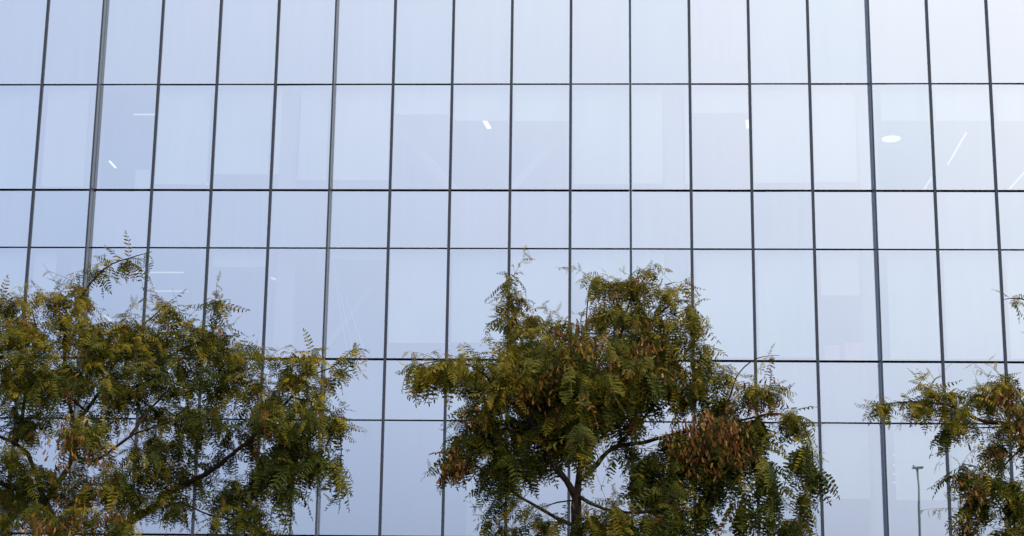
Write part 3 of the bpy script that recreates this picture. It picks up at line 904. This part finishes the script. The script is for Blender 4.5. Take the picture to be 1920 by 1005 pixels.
LEFT = dict(
    limbs=[([(120, 1160, 0), (125, 1080, 0)], 0.075, 0.066),
           ([(125, 1085, 0), (105, 1000, -0.05), (85, 940, -0.1)], 0.050, 0.042),
           ([(86, 943, -0.1), (40, 918, -0.2), (0, 905, -0.3), (-60, 885, -0.4), (-130, 850, -0.5)], 0.030, 0.014),
           ([(84, 940, -0.1), (70, 890, 0), (55, 850, 0.1), (25, 828, 0.1), (-10, 812, 0.1), (-80, 760, 0.1)], 0.026, 0.010),
           ([(30, 831, 0.1), (42, 790, 0.2), (46, 750, 0.2), (58, 690, 0.2), (72, 640, 0.2), (60, 580, 0.2)], 0.022, 0.005),
           ([(86, 938, -0.1), (118, 890, -0.1), (135, 850, 0), (140, 800, 0.05), (160, 770, 0.1), (185, 735, 0.1), (222, 708, 0.1), (275, 690, 0.1), (330, 660, 0), (400, 630, -0.1)], 0.028, 0.005),
           ([(140, 805, 0.05), (125, 720, 0.3), (120, 640, 0.4), (150, 560, 0.4), (195, 505, 0.4), (240, 485, 0.4), (285, 472, 0.4)], 0.018, 0.003),
           ([(120, 1085, 0), (180, 1025, 0.1), (245, 975, 0.1), (290, 953, 0.1), (312, 928, 0.1), (370, 900, 0), (425, 862, -0.1), (490, 805, -0.2), (545, 745, -0.3), (590, 690, -0.3)], 0.042, 0.006),
           ([(135, 852, 0), (175, 865, -0.2), (212, 841, -0.3), (244, 816, -0.3), (290, 800, -0.35), (330, 788, -0.4), (390, 780, -0.4)], 0.016, 0.006),
           ([(244, 817, -0.3), (283, 767, -0.2), (316, 733, -0.2), (360, 690, -0.2)], 0.013, 0.005),
           ([(160, 770, 0.1), (130, 745, -0.3), (85, 725, -0.5), (40, 700, -0.6)], 0.011, 0.004),
           ([(290, 953, 0.1), (340, 945, -0.2), (390, 965, -0.3), (440, 975, -0.4), (500, 985, -0.4)], 0.011, 0.004),
           ([(545, 745, -0.3), (600, 760, -0.3), (630, 790, -0.3), (640, 850, -0.3), (630, 920, -0.3)], 0.009, 0.003),
           ([(575, 705, -0.3), (620, 690, -0.25), (655, 662, -0.2), (675, 645, -0.2)], 0.008, 0.002),
           ([(400, 630, -0.1), (395, 590, 0), (410, 565, 0), (432, 562, 0)], 0.006, 0.002),
           ([(245, 818, -0.3), (262, 845, -0.4), (275, 860, -0.5)], 0.006, 0.003),
           ([(185, 735, 0.1), (240, 640, 0.4), (290, 590, 0.5), (325, 560, 0.5)], 0.013, 0.003)],
    blobs=[(30, 625, 80, 65, 0, 0.9, 0.7, 0.4), (125, 590, 55, 50, 0.3, 0.9, 0.8, 0.4), (150, 540, 36, 22, 0.4, 0.7, 0.8, 0.3), (232, 492, 44, 10, 0.4, 1.4, 0.8, 0.4), (90, 545, 30, 16, 0.3, 0.6, 0.9, 0.3), (20, 580, 40, 30, 0.1, 0.8, 0.8, 0.3), (185, 510, 22, 16, 0.4, 0.8, 0.8, 0.4),
           (60, 710, 90, 65, -0.3, 1.0, 0.4, 0.5), (180, 640, 75, 52, 0.1, 1.0, 0.65, 0.4), (250, 635, 65, 48, 0.3, 0.95, 0.6, 0.4), (318, 610, 50, 40, 0.3, 0.9, 0.65, 0.4), (325, 570, 28, 18, 0.4, 0.7, 0.8, 0.3), (385, 640, 60, 40, 0, 1.05, 0.5, 0.4), (440, 660, 34, 32, -0.1, 1.0, 0.55, 0.5), (412, 565, 20, 6, 0, 2.4, 0.6, 0.6),
           (300, 690, 80, 48, 0, 0.95, 0.4, 0.4), (400, 705, 62, 40, -0.1, 1.0, 0.2, 0.5), (200, 720, 70, 40, 0, 0.8, 0.45, 0.4), (140, 810, 50, 40, -0.6, 0.8, 0.6, 0.6), (60, 790, 60, 40, 0, 0.75, 0.25, 0.5), (10, 860, 50, 40, -0.4, 0.7, 0.5, 0.5), (100, 970, 75, 30, -0.6, 0.85, 0.55, 0.5), (10, 965, 50, 36, -0.3, 0.75, 0.6, 0.5),
           (200, 895, 60, 46, -0.4, 0.8, 0.45, 0.5), (215, 970, 50, 30, -0.5, 0.85, 0.5, 0.5), (290, 860, 62, 50, -0.2, 1.0, 0.3, 0.4), (375, 790, 70, 45, -0.2, 0.95, 0.3, 0.5), (320, 935, 50, 38, -0.2, 0.75, 0.3, 0.4), (415, 850, 40, 30, 0, 0.6, 0.1, 0.6), (420, 925, 44, 36, -0.1, 0.75, 0.15, 0.5), (445, 975, 55, 26, -0.4, 0.95, 0.35, 0.4), (500, 992, 36, 12, -0.4, 1.2, 0.35, 0.4),
           (250, 925, 50, 36, -0.2, 0.8, 0.35, 0.5), (265, 765, 56, 30, 0.2, 0.6, 0.35, 0.5), (185, 800, 36, 36, 0.1, 0.6, 0.4, 0.5), (350, 880, 46, 40, 0.2, 0.7, 0.2, 0.5), (485, 915, 46, 44, -0.1, 0.9, 0.15, 0.6), (60, 895, 56, 36, -0.3, 0.7, 0.4, 0.5), (150, 700, 60, 40, 0.4, 0.8, 0.3, 0.5), (560, 820, 50, 44, -0.1, 0.9, 0.2, 0.7), (30, 930, 50, 40, 0.3, 0.8, 0.4, 0.5), (155, 920, 50, 36, 0.2, 0.8, 0.4, 0.5),
           (495, 735, 52, 40, -0.2, 1.0, 0.45, 0.5), (560, 700, 46, 34, -0.3, 0.95, 0.75, 0.5), (570, 660, 30, 22, -0.3, 0.7, 0.9, 0.4), (540, 780, 62, 46, -0.4, 1.0, 0.35, 0.6), (595, 770, 36, 46, -0.4, 0.9, 0.35, 0.6), (530, 850, 48, 40, -0.4, 0.9, 0.15, 0.8), (595, 850, 30, 34, -0.3, 0.8, 0.15, 0.9), (635, 702, 38, 20, -0.2, 0.65, 0.85, 0.5), (660, 662, 18, 14, -0.2, 0.9, 0.9, 0.3), (630, 790, 22, 24, -0.3, 0.9, 0.6, 0.6), (630, 880, 14, 40, -0.3, 0.9, 0.4, 1.0), (545, 925, 18, 26, -0.4, 0.8, 0.2, 0.9), (475, 800, 45, 40, 0, 0.8, 0.1, 0.6), (480, 665, 26, 14, -0.2, 0.7, 0.8, 0.4),
           (-80, 700, 70, 70, 0, 0.6, 0.6, 0.5), (-90, 830, 70, 60, 0, 0.6, 0.4, 0.5), (-70, 600, 50, 40, 0.2, 0.5, 0.8, 0.4)],
    pods=[(125, 815, 34, 34, -1.1, 90), (180, 860, 34, 26, -1.0, 60), (95, 985, 50, 22, -1.1, 150), (150, 940, 40, 30, -1.0, 60), (200, 965, 36, 26, -1.0, 50), (115, 870, 24, 20, -1.0, 24)])

RIGHT = dict(
    limbs=[([(2080, 1150, 0), (2070, 1000, 0), (2050, 930, 0)], 0.062, 0.048),
           ([(2050, 935, 0), (2000, 870, -0.1), (1950, 825, -0.2), (1890, 800, -0.3), (1830, 788, -0.3), (1780, 762, -0.3), (1705, 754, -0.3), (1635, 762, -0.3)], 0.032, 0.003),
           ([(2050, 930, 0), (2060, 850, 0.2), (2040, 760, 0.3), (2010, 660, 0.3), (1970, 590, 0.2), (1915, 560, 0.2), (1880, 562, 0.2)], 0.030, 0.002),
           ([(1950, 825, -0.2), (1905, 850, -0.4), (1878, 880, -0.4), (1845, 930, -0.4), (1825, 985, -0.4)], 0.012, 0.003),
           ([(2000, 870, -0.1), (1950, 910, -0.3), (1910, 950, -0.4), (1900, 1000, -0.4)], 0.012, 0.004),
           ([(1890, 800, -0.3), (1835, 802, -0.2), (1800, 800, -0.1)], 0.008, 0.003),
           ([(1950, 825, -0.2), (1920, 760, 0), (1890, 715, 0), (1870, 700, 0)], 0.012, 0.003)],
    blobs=[(1690, 758, 48, 6, -0.3, 2.0, 0.9, 0.5), (1755, 742, 40, 16, -0.3, 1.3, 0.85, 0.4), (1735, 725, 34, 8, -0.3, 0.9, 0.9, 0.3), (1800, 775, 40, 28, -0.3, 1.0, 0.7, 0.6), (1850, 745, 40, 28, -0.2, 0.9, 0.6, 0.5), (1890, 725, 40, 24, -0.1, 0.95, 0.75, 0.4),
           (1915, 790, 50, 50, -0.2, 1.1, 0.5, 0.6), (1865, 840, 40, 26, -0.3, 0.9, 0.4, 0.6), (1850, 890, 34, 22, -0.4, 0.85, 0.35, 0.7), (1810, 890, 22, 26, -0.4, 0.7, 0.3, 0.8), (1825, 940, 24, 30, -0.4, 0.9, 0.3, 0.8), (1820, 988, 26, 16, -0.4, 0.9, 0.3, 0.7), (1905, 920, 34, 36, -0.4, 0.9, 0.4, 0.8), (1900, 985, 34, 26, -0.4, 0.9, 0.4, 0.8), (1772, 805, 14, 14, -0.3, 0.7, 0.5, 1.0),
           (1898, 560, 16, 6, 0.2, 0.8, 0.8, 0.6), (1655, 760, 26, 4, -0.3, 3.2, 0.9, 0.6), (1945, 820, 40, 50, -0.3, 1.0, 0.5, 0.6),
           (2030, 720, 80, 70, 0.2, 0.7, 0.5, 0.5), (2060, 820, 100, 90, 0.1, 0.6, 0.4, 0.5), (2020, 610, 50, 40, 0.2, 0.5, 0.7, 0.4), (2120, 740, 80, 70, 0.2, 0.4, 0.5, 0.5)],
    pods=[(1885, 745, 34, 30, -0.8, 110), (1910, 800, 34, 40, -0.8, 110), (1830, 925, 26, 30, -0.8, 90), (1815, 985, 22, 18, -0.7, 50), (1850, 860, 30, 24, -0.8, 50), (1800, 900, 18, 14, -0.7, 26)])

build_tree('broad leafy green tree filling the lower left corner of the view', (120, 1500), 15.6, LEFT['limbs'], LEFT['blobs'], LEFT['pods'], 21, density=0.98)
build_tree('leafy tree with hanging brown pods in front of the middle panes', (1078, 1500), 17.0, CENTRE['limbs'], CENTRE['blobs'], CENTRE['pods'], 5, density=0.95, leaf_len=(0.13, 0.27), sag=0.15)
build_tree('leafy tree cut off by the right edge with a long thin branch', (2080, 1500), 16.6, RIGHT['limbs'], RIGHT['blobs'], RIGHT['pods'], 33, density=1.15)
